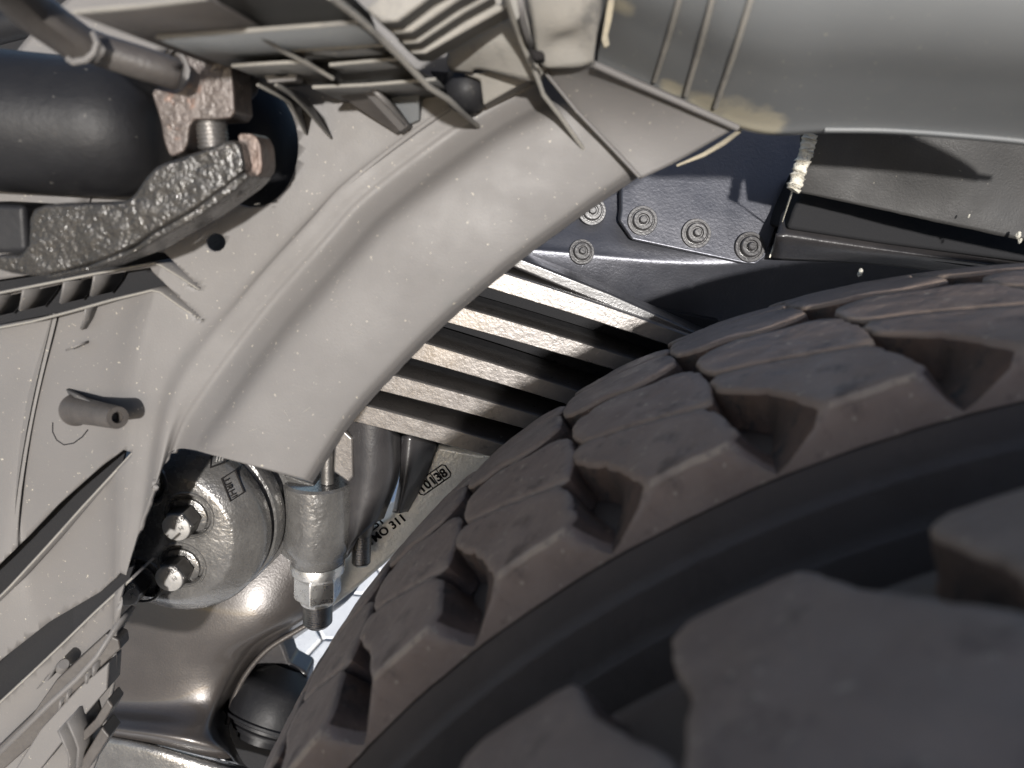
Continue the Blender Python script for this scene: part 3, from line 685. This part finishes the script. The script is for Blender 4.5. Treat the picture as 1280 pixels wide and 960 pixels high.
tube('frayed_seal', [V(x + noise.noise(Vector((i * .7, 2, 0))) * 1.6, y, d) for i, (x, y, d) in enumerate(pts)], rr_, 'seal', GP, seg=12)
tube('seal_thread', [V(990, 240, .33), V(975, 285, YF - .022), V(962, 322, YF - .022)], .0006, 'seal', GP, seg=8)
# black flap hanging right of the gusset
RF = thing('splash_flap', V(1150, 240, .33), 'matt black flexible splash flap hanging below the right part of the mudguard', 'splash flap')
loft([[(1000, 140, .335), (1100, 130, .325), (1200, 130, .31), (1420, 140, .30)], [(1000, 200, .34), (1100, 205, .33), (1200, 215, .32), (1420, 240, .31)], [(996, 240, .345), (1100, 262, .335), (1200, 284, .325), (1420, 330, .315)]], 40, 14, 'flap', 'flap_sheet', RF, thick=.004,
     jit=lambda p, j, k, n, m: (p[0], p[1] + noise.noise(Vector((j * .5, k, 0))) * .8, p[2] + .004 * noise.noise(Vector((p[0] * .012, p[1] * .012, 4)))))
for (x, y, s) in ((1273, 294, 3.5), (1275, 301, 2.5), (1211, 270, 1.5), (1075, 341, 4)):
    q = thing('dust_crumb', V(x, y, .31), {1273: 'larger pale dust crumb at the lower right end of the splash flap', 1275: 'small pale dust crumb just below a larger one at the flap end', 1211: 'tiny pale crumb alone on the face of the splash flap', 1075: 'pale crumb standing on the tyre edge below the chassis rail'}[x], 'crumb')
    k = pix(x, y, .31); bm = bmesh.new(); bmesh.ops.create_icosphere(bm, subdivisions=2, radius=s * k)
    for v in bm.verts: v.co = v.co * (1 + .5 * noise.noise(v.co * 900 + Vector((x, 0, 0)))); v.co = V(x, y, .31) + Vector((v.co.x * .7, v.co.y, v.co.z * 1.5))
    link('crumb_body', bm, 'seal', q)

# ---------------------------------------------------------------- leaf springs
YL = .36
LS = thing('leaf_spring', V(620, 450, YL), 'pack of glossy dark spring leaves fanning down between liner and inner tyre', 'leaf spring')
leaves = [((623, 337), (812, 400), (592, 361), (791, 424)), ((571, 380), (764, 438), (540, 407), (740, 462)), ((523, 424), (705, 481), (496, 450), (674, 496)),
          ((482, 464), (667, 516), (458, 491), (640, 532)), ((451, 503), (612, 548), (427, 534), (599, 572))]
for i, (a, b, c_, d_) in enumerate(leaves):
    def ext(p, q, t): return (p[0] + (q[0] - p[0]) * t, p[1] + (q[1] - p[1]) * t)
    sec = []
    for t in [x / 10 * 2.6 - .8 for x in range(11)]:
        top = ext(a, b, t); bo_ = ext(c_, d_, t)
        # put both rims of one section at the same distance along the leaf
        u = Vector((top[0], top[1])); dvec = Vector((b[0] - a[0], b[1] - a[1])).normalized(); nrm = Vector((-dvec.y, dvec.x))
        thick = 26 - 6 * max(0, min(1.2, t)) * .6
        bot_ = u + nrm * thick
        pt, pb = V(u.x, u.y, YL), V(bot_.x, bot_.y, YL)
        sag = Vector((0, 0, -.002 * (t - .5) ** 2)); sec.append((pt + sag, pb + sag))
    bm = bmesh.new(); rings = []
    for pt, pb in sec:
        c0 = (pt + pb) / 2; hv = (pt - pb) / 2; h = hv.length; e = .003; ring = []
        wid = .07
        for (yy, zz) in ((0, .84), (.0008, .93), (.003, 1.0), (wid / 2, 1.0), (wid - .004, .98), (wid, .6), (wid, -.6), (wid - .004, -.98), (wid / 2, -1.0), (.003, -1.0), (.0008, -.93), (0, -.84)):
            ring.append(bm.verts.new(c0 + hv * zz + Vector((0, yy, 0))))
        rings.append(ring)
    for p, q in zip(rings, rings[1:]):
        for k in range(12): bm.faces.new((p[k], p[(k + 1) % 12], q[(k + 1) % 12], q[k]))
    bm.faces.new(rings[0][::-1]); bm.faces.new(rings[-1])
    link('leaf', bm, 'leaf', LS, autos=40)
# thin dark top leaf
slab('top_leaf', [(560, 284, YL + .01), (650, 322, YL + .01), (762, 366, YL + .01), (900, 428, YL + .01), (896, 440, YL + .01), (762, 384, YL + .01), (640, 334, YL + .01), (552, 296, YL + .01)], .06, 'paint_fine', LS, bevel=.002)
slab('inner_leaf_shadow', [(380, 300, YL + .075), (900, 400, YL + .075), (760, 600, YL + .075), (400, 560, YL + .075)], .01, 'matt', LS, bevel=.002).name = 'leaf_gap_shade'  # black sheet added so the gaps between leaves look shaded

# ---------------------------------------------------------------- lettered cast arm
YA = .42
AR = thing('cast_arm', V(530, 620, YA), 'light silver cast suspension arm with raised date and part lettering beside the tyre', 'suspension arm')
arm = [(545, 556), (600, 566), (660, 560), (700, 600), (560, 668), (500, 690), (440, 742), (400, 772), (405, 735), (440, 690), (462, 662), (485, 648), (505, 625), (522, 600), (532, 575)]
slab('arm_body', [(x, y, YA) for x, y in arm], .045, 'cast', AR, bevel=.005, autos=60)
nrm_ = Vector((0, -1, 0))
text('date_lettering', '10138', 541, 601, YA - .0003, 16, 35, 'ink', AR, ext=.0009, normal=nrm_, spacing=1.08, bold=.02)
# outlined box round the date
bx = []
def rot(cx, cy, x, y, a): a = math.radians(a); return (cx + x * math.cos(a) + y * math.sin(a), cy - x * math.sin(a) + y * math.cos(a))
rc = []
for (x, y) in ((-20, -9), (20, -9), (23, -6), (23, 6), (20, 9), (-20, 9), (-23, 6), (-23, -6)): rc.append(V(*rot(541, 600, x, y, 35), YA - .0004))
tube('date_frame', rc + [rc[0], rc[1]], .0006, 'ink', AR, seg=8)
for sx in (-6, 2, 11): tube('date_divider', [V(*rot(541, 600, sx, -8, 35), YA - .0004), V(*rot(541, 600, sx, 8, 35), YA - .0004)], .0004, 'ink', AR, seg=6)
text('part_lettering', '0 YMO 311', 478, 666, YA - .0003, 15, 36, 'ink', AR, ext=.0009, normal=nrm_, spacing=1.05, bold=.018)
text('part_lettering', '231', 470, 655, YA - .0003, 15, 36, 'ink', AR, ext=.0009, normal=nrm_, bold=.018)

# ---------------------------------------------------------------- dark spring bracket, stud
DB = thing('spring_bracket', V(455, 610, .39), 'black cast spring bracket column with blue sky glints between clamp and lettered arm', 'bracket')
loft([[(424, 515, .395), (424, 600, .395), (424, 700, .395)], [(434, 515, .380), (436, 600, .380), (432, 690, .380)], [(460, 525, .372), (462, 600, .374), (448, 672, .376)], [(486, 535, .380), (488, 596, .384), (468, 655, .384)], [(502, 545, .400), (500, 592, .402), (480, 648, .402)]], 24, 6, 'paint_fine', 'bracket_column', DB, thick=.006)
loft([[(498, 545, .405), (500, 590, .40), (490, 640, .41)], [(512, 545, .396), (508, 595, .395), (498, 642, .40)], [(530, 550, .405), (522, 598, .405), (506, 640, .41)], [(548, 555, .415), (532, 598, .415), (510, 640, .418)]], 20, 6, 'paint_fine', 'bracket_flange', DB, thick=.006)
ST = thing('rear_stud', V(452, 690, .40), 'dark threaded stud end behind the clamp bolt, in front of the lettered arm', 'stud')
k = pix(452, 690, .40); o = V(453, 640, .40); d = V(451, 712, .40) - o
lathe('stud_thread', o, d, [(0, 15 * k), (20 * k, 15 * k), (26 * k, 12.5 * k)] + thread_profile(28 * k, 68 * k, 12 * k, 3.4 * k), 'steeld', ST, seg=32, autos=60)

# ---------------------------------------------------------------- U-bolt clamp
YC = .375
CL = thing('spring_clamp', V(392, 650, YC), 'textured silver black cast spring clamp boss holding a vertical bolt with bright nut', 'clamp')
k = pix(392, 680, YC); top = V(398, 598, YC + .012); dn = (V(397, 800, YC + .012) - V(398, 598, YC + .012)).normalized()
CBs = lathe('clamp_boss', top, dn, [(0, 30 * k), (0, 41 * k), (3 * k, 44 * k), (30 * k, 45 * k), (70 * k, 44 * k), (88 * k, 43 * k), (98 * k, 38 * k), (106 * k, 35 * k), (112 * k, 34 * k), (112 * k, 20 * k)], 'castd', CL, seg=64, autos=45)
cut(CBs, [lathe('cutter', V(421, 598, YC - .05), (0, 1, 0), [(0, 21 * k), (.058, 21 * k)], 'castd', CL, seg=40)])
for p in CBs.data.polygons: p.use_smooth = True
CBs.data.set_sharp_from_angle(angle=math.radians(40))
slab('clamp_rib', [(338, 590, YC + .006), (362, 604, YC), (374, 616, YC), (378, 640, YC), (374, 690, YC), (364, 706, YC), (350, 694, YC + .004), (344, 640, YC + .01)], .03, 'castd', CL, bevel=.003, autos=50)
slab('clamp_shoulder', [(330, 584, YC + .002), (392, 606, YC - .004), (398, 616, YC - .004), (374, 618, YC), (336, 600, YC + .004)], .03, 'castd', CL, bevel=.002)
slab('upright_plate', [(428, 536, YC), (441, 548, YC), (442, 596, YC), (436, 604, YC), (416, 590, YC), (418, 552, YC)], .03, 'leaf', CL, bevel=.002, label='pale textured upright plate behind the rod')
UB = thing('clamp_bolt', V(398, 700, YC), 'vertical clamp bolt with washer, bright hexagon nut and threaded lower end', 'bolt')
lathe('rod', V(410, 530, YC + .004), dn, [(0, 8 * k), (76 * k, 8 * k)], 'steeld', UB, seg=24)
lathe('washer', top, dn, [(113 * k, 33.5 * k), (117 * k, 34.5 * k), (126 * k, 34 * k), (128 * k, 31 * k)], 'steel', UB, seg=64)
hexprism('hex_nut', top, dn, 30.5 * k, 129 * k, 166 * k, 'steel', UB, rot=.05)
lathe('nut_collar', top, dn, [(166 * k, 23 * k), (171 * k, 22.5 * k), (172 * k, 19 * k)], 'steel', UB, seg=48)
lathe('bolt_thread', top, dn, thread_profile(171 * k, 202 * k, 19 * k, 3.3 * k), 'steeld', UB, seg=48, autos=70)

# ---------------------------------------------------------------- bolted flange
YH = .385
YS = -0.163
HF = thing('bolted_flange', V(205, 682, YH), 'silver black round cast hub flange with recessed hexagon bolts and moulded maker marks', 'flange')
hc = V(205, 672, YH); k = pix(205, 672, YH)
bolts = [(236, 645), (227, 707), (174, 725), (178, 604), (140, 640), (138, 690)]
fl = lathe('flange_body', hc, (0, 1, 0), [(0, 4 * k), (0, 40 * k), (0, 85 * k), (.001, 90 * k), (.006, 100 * k), (.012, 112 * k), (.015, 117 * k), (.018, 119 * k), (.028, 119 * k), (.030, 114 * k), (.034, 114 * k), (.036, 121 * k), (.040, 124 * k), (.050, 124 * k), (.053, 118 * k), (.058, 118 * k), (.062, 128 * k), (.075, 130 * k), (.09, 126 * k), (.12, 110 * k)], 'castd', HF, seg=140, autos=40)
cut(fl, [lathe('cutter', V(x, y, YH) - Vector((0, .01, 0)), (0, 1, 0), [(0, 29 * k), (.0095, 29 * k), (.0115, 26.5 * k), (.021, 26.5 * k)], 'castd', HF, seg=48) for x, y in bolts])
for p in fl.data.polygons: p.use_smooth = True
fl.data.set_sharp_from_angle(angle=math.radians(30))
for x, y in bolts: lathe('spotface_rim', V(x, y, YH) + Vector((0, .0006, 0)), (0, -1, 0), [(0, 33 * k), (.0012, 31.5 * k), (.0012, 30 * k), (0, 29.2 * k)], 'castd', HF, seg=48, cap=False)
hx0 = None
for i, (x, y) in enumerate(bolts):
    o = V(x, y, YH + .011); ax = Vector((0, -1, 0))
    lathe('washer', o, ax, [(0, 25 * k), (.0025, 25 * k), (.003, 23 * k)], 'castd', HF, seg=40)
    hb = hexprism('hex_bolt', o, ax, 20 * k, .003, .019, 'steeld', HF, rot=.3 + i)
    lathe('bolt_face', o, ax, [(.0188, 17.5 * k), (.0200, 17 * k), (.0206, 15.5 * k)], 'greyhead', HF, seg=36)
    if i < 3:
        cpx, cpy = (224, 654) if i == 0 else (216, 717) if i == 1 else (163, 737)
        text('grade_mark', '10.9', cpx, cpy - 3, YH - .0099, 9, 25, 'steel', HF, ext=.0006, normal=(0, -1, 0))
        text('grade_mark', 'M', cpx + 2, cpy + 6, YH - .0099, 8, 205, 'steel', HF, ext=.0006, normal=(0, -1, 0))
# moulded maker marks on the bevel
def bevel_mark(cx, cy, w_, h_, ang, s, name):
    y = YH + .0035; pts = [rot(cx, cy, a * w_ / 2, b * h_ / 2, ang) for a, b in ((-1, -1), (1, -1), (1, 1), (-1, 1))]
    n_ = Vector(((V(cx, cy, y) - hc).x, 0, (V(cx, cy, y) - hc).z)).normalized() * .35 + Vector((0, -1, 0))
    q = [V(px, py, y) for px, py in pts]; c = V(cx, cy, y)
    # lay the outline on the sloping ring
    def drop(p): r_ = math.hypot(p.x - hc.x, p.z - hc.z) / k; p.y = hc.y + max(0, (r_ - 88)) / 24 * .0115 - .0008; return p
    q = [drop(p) for p in q]
    tube(name + '_frame', q + [q[0], q[1]], .0008, 'ink', HF, seg=6)
    return drop(c)
c1 = bevel_mark(265, 580, 15, 13, 12, '', 'logo')
for s in (-3.5, 0.5, 4.5):
    a = V(*rot(265, 580, s - 2, 4, 12), YH); b = V(*rot(265, 580, s + 2, -4, 12), YH); a.y = b.y = c1.y - .0010
    tube('logo_stroke', [a, b], .0007, 'steel', HF, seg=6)
c2 = bevel_mark(287, 611, 29, 14, -62, '', 'maker_plate')
text('maker_lettering', 'URHI', 287, 611, c2.y - YS - .0012, 11, -62, 'ink', HF, ext=.001, normal=(.3, -1, .25), bold=.02)

YS = -0.09
# ---------------------------------------------------------------- axle housing
AH = thing('axle_housing', V(240, 850, .46), 'smooth glossy brown black axle housing flaring below the bolted flange', 'axle housing')
loft([[(60, 640, .50), (200, 640, .50), (330, 650, .50), (440, 660, .52), (470, 690, .56)],
      [(60, 720, .49), (200, 735, .47), (320, 735, .47), (400, 735, .50), (440, 745, .56)],
      [(60, 780, .48), (200, 790, .46), (310, 785, .46), (375, 772, .49), (392, 782, .55)],
      [(60, 840, .475), (190, 840, .455), (270, 832, .46), (318, 812, .485), (336, 824, .55)],
      [(60, 872, .47), (190, 880, .45), (258, 876, .452), (288, 858, .48), (304, 868, .54)],
      [(60, 893, .452), (185, 905, .430), (248, 912, .430), (272, 900, .46), (286, 908, .52)],
      [(60, 903, .445), (180, 918, .422), (250, 932, .422), (284, 936, .44), (300, 946, .50)],
      [(60, 912, .450), (180, 928, .432), (250, 944, .434), (290, 952, .45), (310, 960, .50)]], 50, 8, 'housing', 'housing_shell', AH, thick=.006)
loft([[(60, 908, .462), (180, 926, .450), (270, 948, .452), (330, 966, .46)], [(60, 916, .44), (180, 936, .425), (262, 958, .428), (330, 978, .435)], [(60, 1010, .43), (180, 1020, .42), (262, 1030, .42), (330, 1040, .43)]], 30, 10, 'castd', 'lower_tube', AH, thick=.006)
# bright rim along the right edge of the housing
tube('edge_bead', [V(x, y, d) for x, y, d in spline([(400, 772, .505), (368, 790, .50), (334, 812, .495), (308, 842, .49), (293, 872, .485), (284, 905, .475)], 30)], .0030, 'housing', AH, seg=14)

# ---------------------------------------------------------------- torque rod bush
TB = thing('rod_bush', V(335, 890, .50), 'round black rubber bush with stepped rings at the bottom beside the tyre', 'bush')
k = pix(335, 880, .50); o = V(352, 858, .515); d = (V(316, 945, .475) - o)
n_ = d.length
lathe('bush_body', o, d, [(-.02, 20 * k), (-.005, 44 * k), (0, 50 * k), (.006, 53 * k), (n_ * .35, 54 * k), (n_ * .5, 52 * k), (n_ * .52, 46 * k), (n_ * .60, 45 * k), (n_ * .62, 38 * k), (n_ * .7, 37 * k), (n_ * .72, 28 * k), (n_ * .8, 27 * k), (n_ * .82, 12 * k)], 'blackr', TB, seg=72)
lathe('bush_ring', o, d, [(n_ * .48, 52.5 * k), (n_ * .50, 54.5 * k), (n_ * .53, 54.5 * k), (n_ * .55, 51 * k), (n_ * .55, 48 * k)], 'blackr', TB, seg=72, cap=False)
lathe('bush_ring', o, d, [(n_ * .61, 39 * k), (n_ * .64, 41 * k), (n_ * .66, 40 * k), (n_ * .66, 36 * k)], 'blackr', TB, seg=72, cap=False)
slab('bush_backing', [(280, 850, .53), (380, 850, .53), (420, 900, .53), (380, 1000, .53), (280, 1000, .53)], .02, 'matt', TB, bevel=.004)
slab('bush_arm', [(318, 800, .52), (345, 790, .52), (356, 812, .52), (362, 830, .52), (384, 842, .52), (382, 868, .52), (320, 860, .52), (300, 850, .52)], .03, 'paint_fine', TB, bevel=.004)
# things behind the liner holes
BP = thing('rear_plate', V(270, 300, .42), 'black painted plate seen through the small round hole in the liner', 'plate')
slab('plate_body', [(120, 80, .40), (420, 80, .40), (430, 420, .40), (160, 480, .40)], .01, 'paint', BP)

YS = -0.02
CU = thing('underbody_panel', V(30, 20, .34), 'dark underbody panel behind the pipes in the upper left corner', 'panel')
slab('panel_sheet', [(-150, -120, .36), (300, -120, .36), (320, 60, .36), (180, 150, .36), (-150, 160, .36)], .01, 'matt', CU)
tube('panel_tube', [V(-20, 40, .30), V(60, 20, .29), V(160, 55, .30)], .010, 'blackr', CU, seg=20)
# ================================================================ UPPER LEFT: cylinder, hose, clamp, bracket
YP = .12
BC = thing('air_cylinder', V(90, 160, YP), 'large smooth black cylinder with rounded end entering from the left edge', 'cylinder')
a = V(-160, 140, YP + .01); b = V(205, 168, YP + .02); d = b - a; k = pix(90, 160, YP); n_ = d.length
lathe('cylinder_body', a, d, [(0, 92 * k), (n_ * .80, 86 * k), (n_ * .86, 83 * k), (n_ * .91, 76 * k), (n_ * .955, 66 * k), (n_ * .985, 52 * k), (n_, 30 * k), (n_ * 1.002, 5 * k)], 'blackr', BC, seg=96, autos=60)
PS = thing('hole_plug', V(330, 190, .24), 'dark rounded rubber tube filling the large oval hole in the liner', 'rubber tube')
lathe('tube_body', V(310, 180, .30), (0, -1, 0), [(0, .055), (.05, .052), (.062, .047), (.068, .038), (.07, .01)], 'blackr', PS, seg=64)
HS = thing('plastic_hose', V(150, 70, .07), 'dull grey stepped plastic pipe crossing in front of the black cylinder', 'pipe')
k = pix(80, 50, .06)
tube('hose_sleeve', [V(-20, -46, .02), V(36, 10, .05), V(100, 56, .066), V(108, 62, .068)], [26 * k, 26 * k, 25 * k, 24 * k], 'hose', HS, seg=40)
tube('hose_pipe', [V(80, 44, .065), V(130, 64, .072), V(180, 80, .080), (V(218, 92, .085)), V(226, 95, .086)], [21 * k, 21 * k, 22 * k, 21 * k, 16 * k], 'hose', HS, seg=40)
tube('sleeve_rim', [V(117, 42, .060), V(122, 54, .058), V(118, 66, .058), V(108, 75, .058), V(92, 78, .058), V(86, 74, .06)], .0014, 'liner', HS, seg=10)
SP = thing('stub_pipe', V(305, 115, .15), 'short grey rounded plastic stub between rusty arm and ledges', 'pipe stub')
kk = pix(300, 115, .15)
tube('stub_body', [V(262, 60, .15), V(290, 95, .15), V(306, 114, .15), V(312, 122, .15)], [30 * kk, 28 * kk, 24 * kk, 12 * kk], 'hose', SP, seg=36)
# clamp bracket
CB = thing('pitted_clamp', V(180, 260, .10), 'pitted black metal clamp bracket wrapping under the cylinder, sparkling in the sun', 'clamp bracket')
YB = .095
lower = [(-10, 318), (34, 318), (36, 262), (60, 254), (150, 252), (166, 244), (180, 222), (196, 206), (232, 194), (292, 172), (300, 182), (306, 212), (296, 224), (240, 264), (190, 292), (165, 310), (120, 330), (60, 346), (20, 344), (-10, 336)]
def blob_slab(name, pts, back, m, parent, bevel, yf):
    # dense outline with a dimpled front
    bm = bmesh.new(); P = chaikin([(x, y) for x, y in pts], 1)
    a = [bm.verts.new(V(x, y, yf)) for x, y in P]; f = bm.faces.new(a)
    r = bmesh.ops.extrude_face_region(bm, geom=[f])
    for v in r['geom']:
        if isinstance(v, bmesh.types.BMVert): v.co.y += back
    return link(name, bm, m, parent, bevel=bevel, autos=50)
blob_slab('clamp_lower', lower, .035, 'bracket', CB, .003, YB)
# lit thickness strip along the lower edge
strip = [(306, 214), (240, 264), (190, 292), (168, 309), (110, 332), (56, 345), (60, 349), (112, 338), (170, 316), (196, 300), (246, 272), (296, 236), (310, 222)]
slab('clamp_edge', [(x, y, YB - .002) for x, y in strip], .03, 'bracket', CB, bevel=.001)
RA = thing('rusty_arm', V(260, 90, .10), 'upright pitted steel arm with orange rust, hanging below the ledge down to the clamp screw', 'arm')
blob_slab('arm_body', [(204, 38), (290, 32), (288, 60), (291, 110), (294, 148), (262, 150), (238, 150), (233, 188), (212, 198), (204, 176), (200, 150), (186, 108), (222, 116), (238, 92), (230, 70)], .022, 'rust', RA, .0025, YB + .006)
BT = thing('clamp_screw', V(265, 158, .11), 'dark threaded screw between the upper and lower clamp halves', 'screw')
k = pix(265, 158, .11); o = V(262, 140, YB + .016); dn2 = V(268, 190, YB + .016) - o
lathe('screw_thread', o, dn2, thread_profile(0, 40 * k, 19 * k, 5 * k), 'steeld', BT, seg=40, autos=70)
NT = thing('clamp_nut', V(308, 205, .11), 'brown rust tinted hexagon nut at the right end of the clamp bracket', 'nut')
blob_slab('nut_body', [(296, 166), (318, 167), (326, 182), (328, 212), (318, 226), (296, 242), (292, 236), (304, 216), (300, 186)], .018, 'nut', NT, .002, YB + .010)
lathe('nut_stud', V(288, 238, YB + .012), (-1, -.2, -.5), [(-.006, .004), (.004, .004), (.005, .003)], 'steeld', NT, seg=20)
HB = thing('dark_bracket_end', V(20, 290, .13), 'black bracket end plate at the left edge under the cylinder', 'bracket')
slab('bracket_body', [(-40, 252, .115), (30, 256, .115), (34, 316, .115), (-40, 318, .115)], .03, 'blackr', HB, bevel=.003)
for q in bpy.data.objects:
    if '_v' in q: del q['_v']
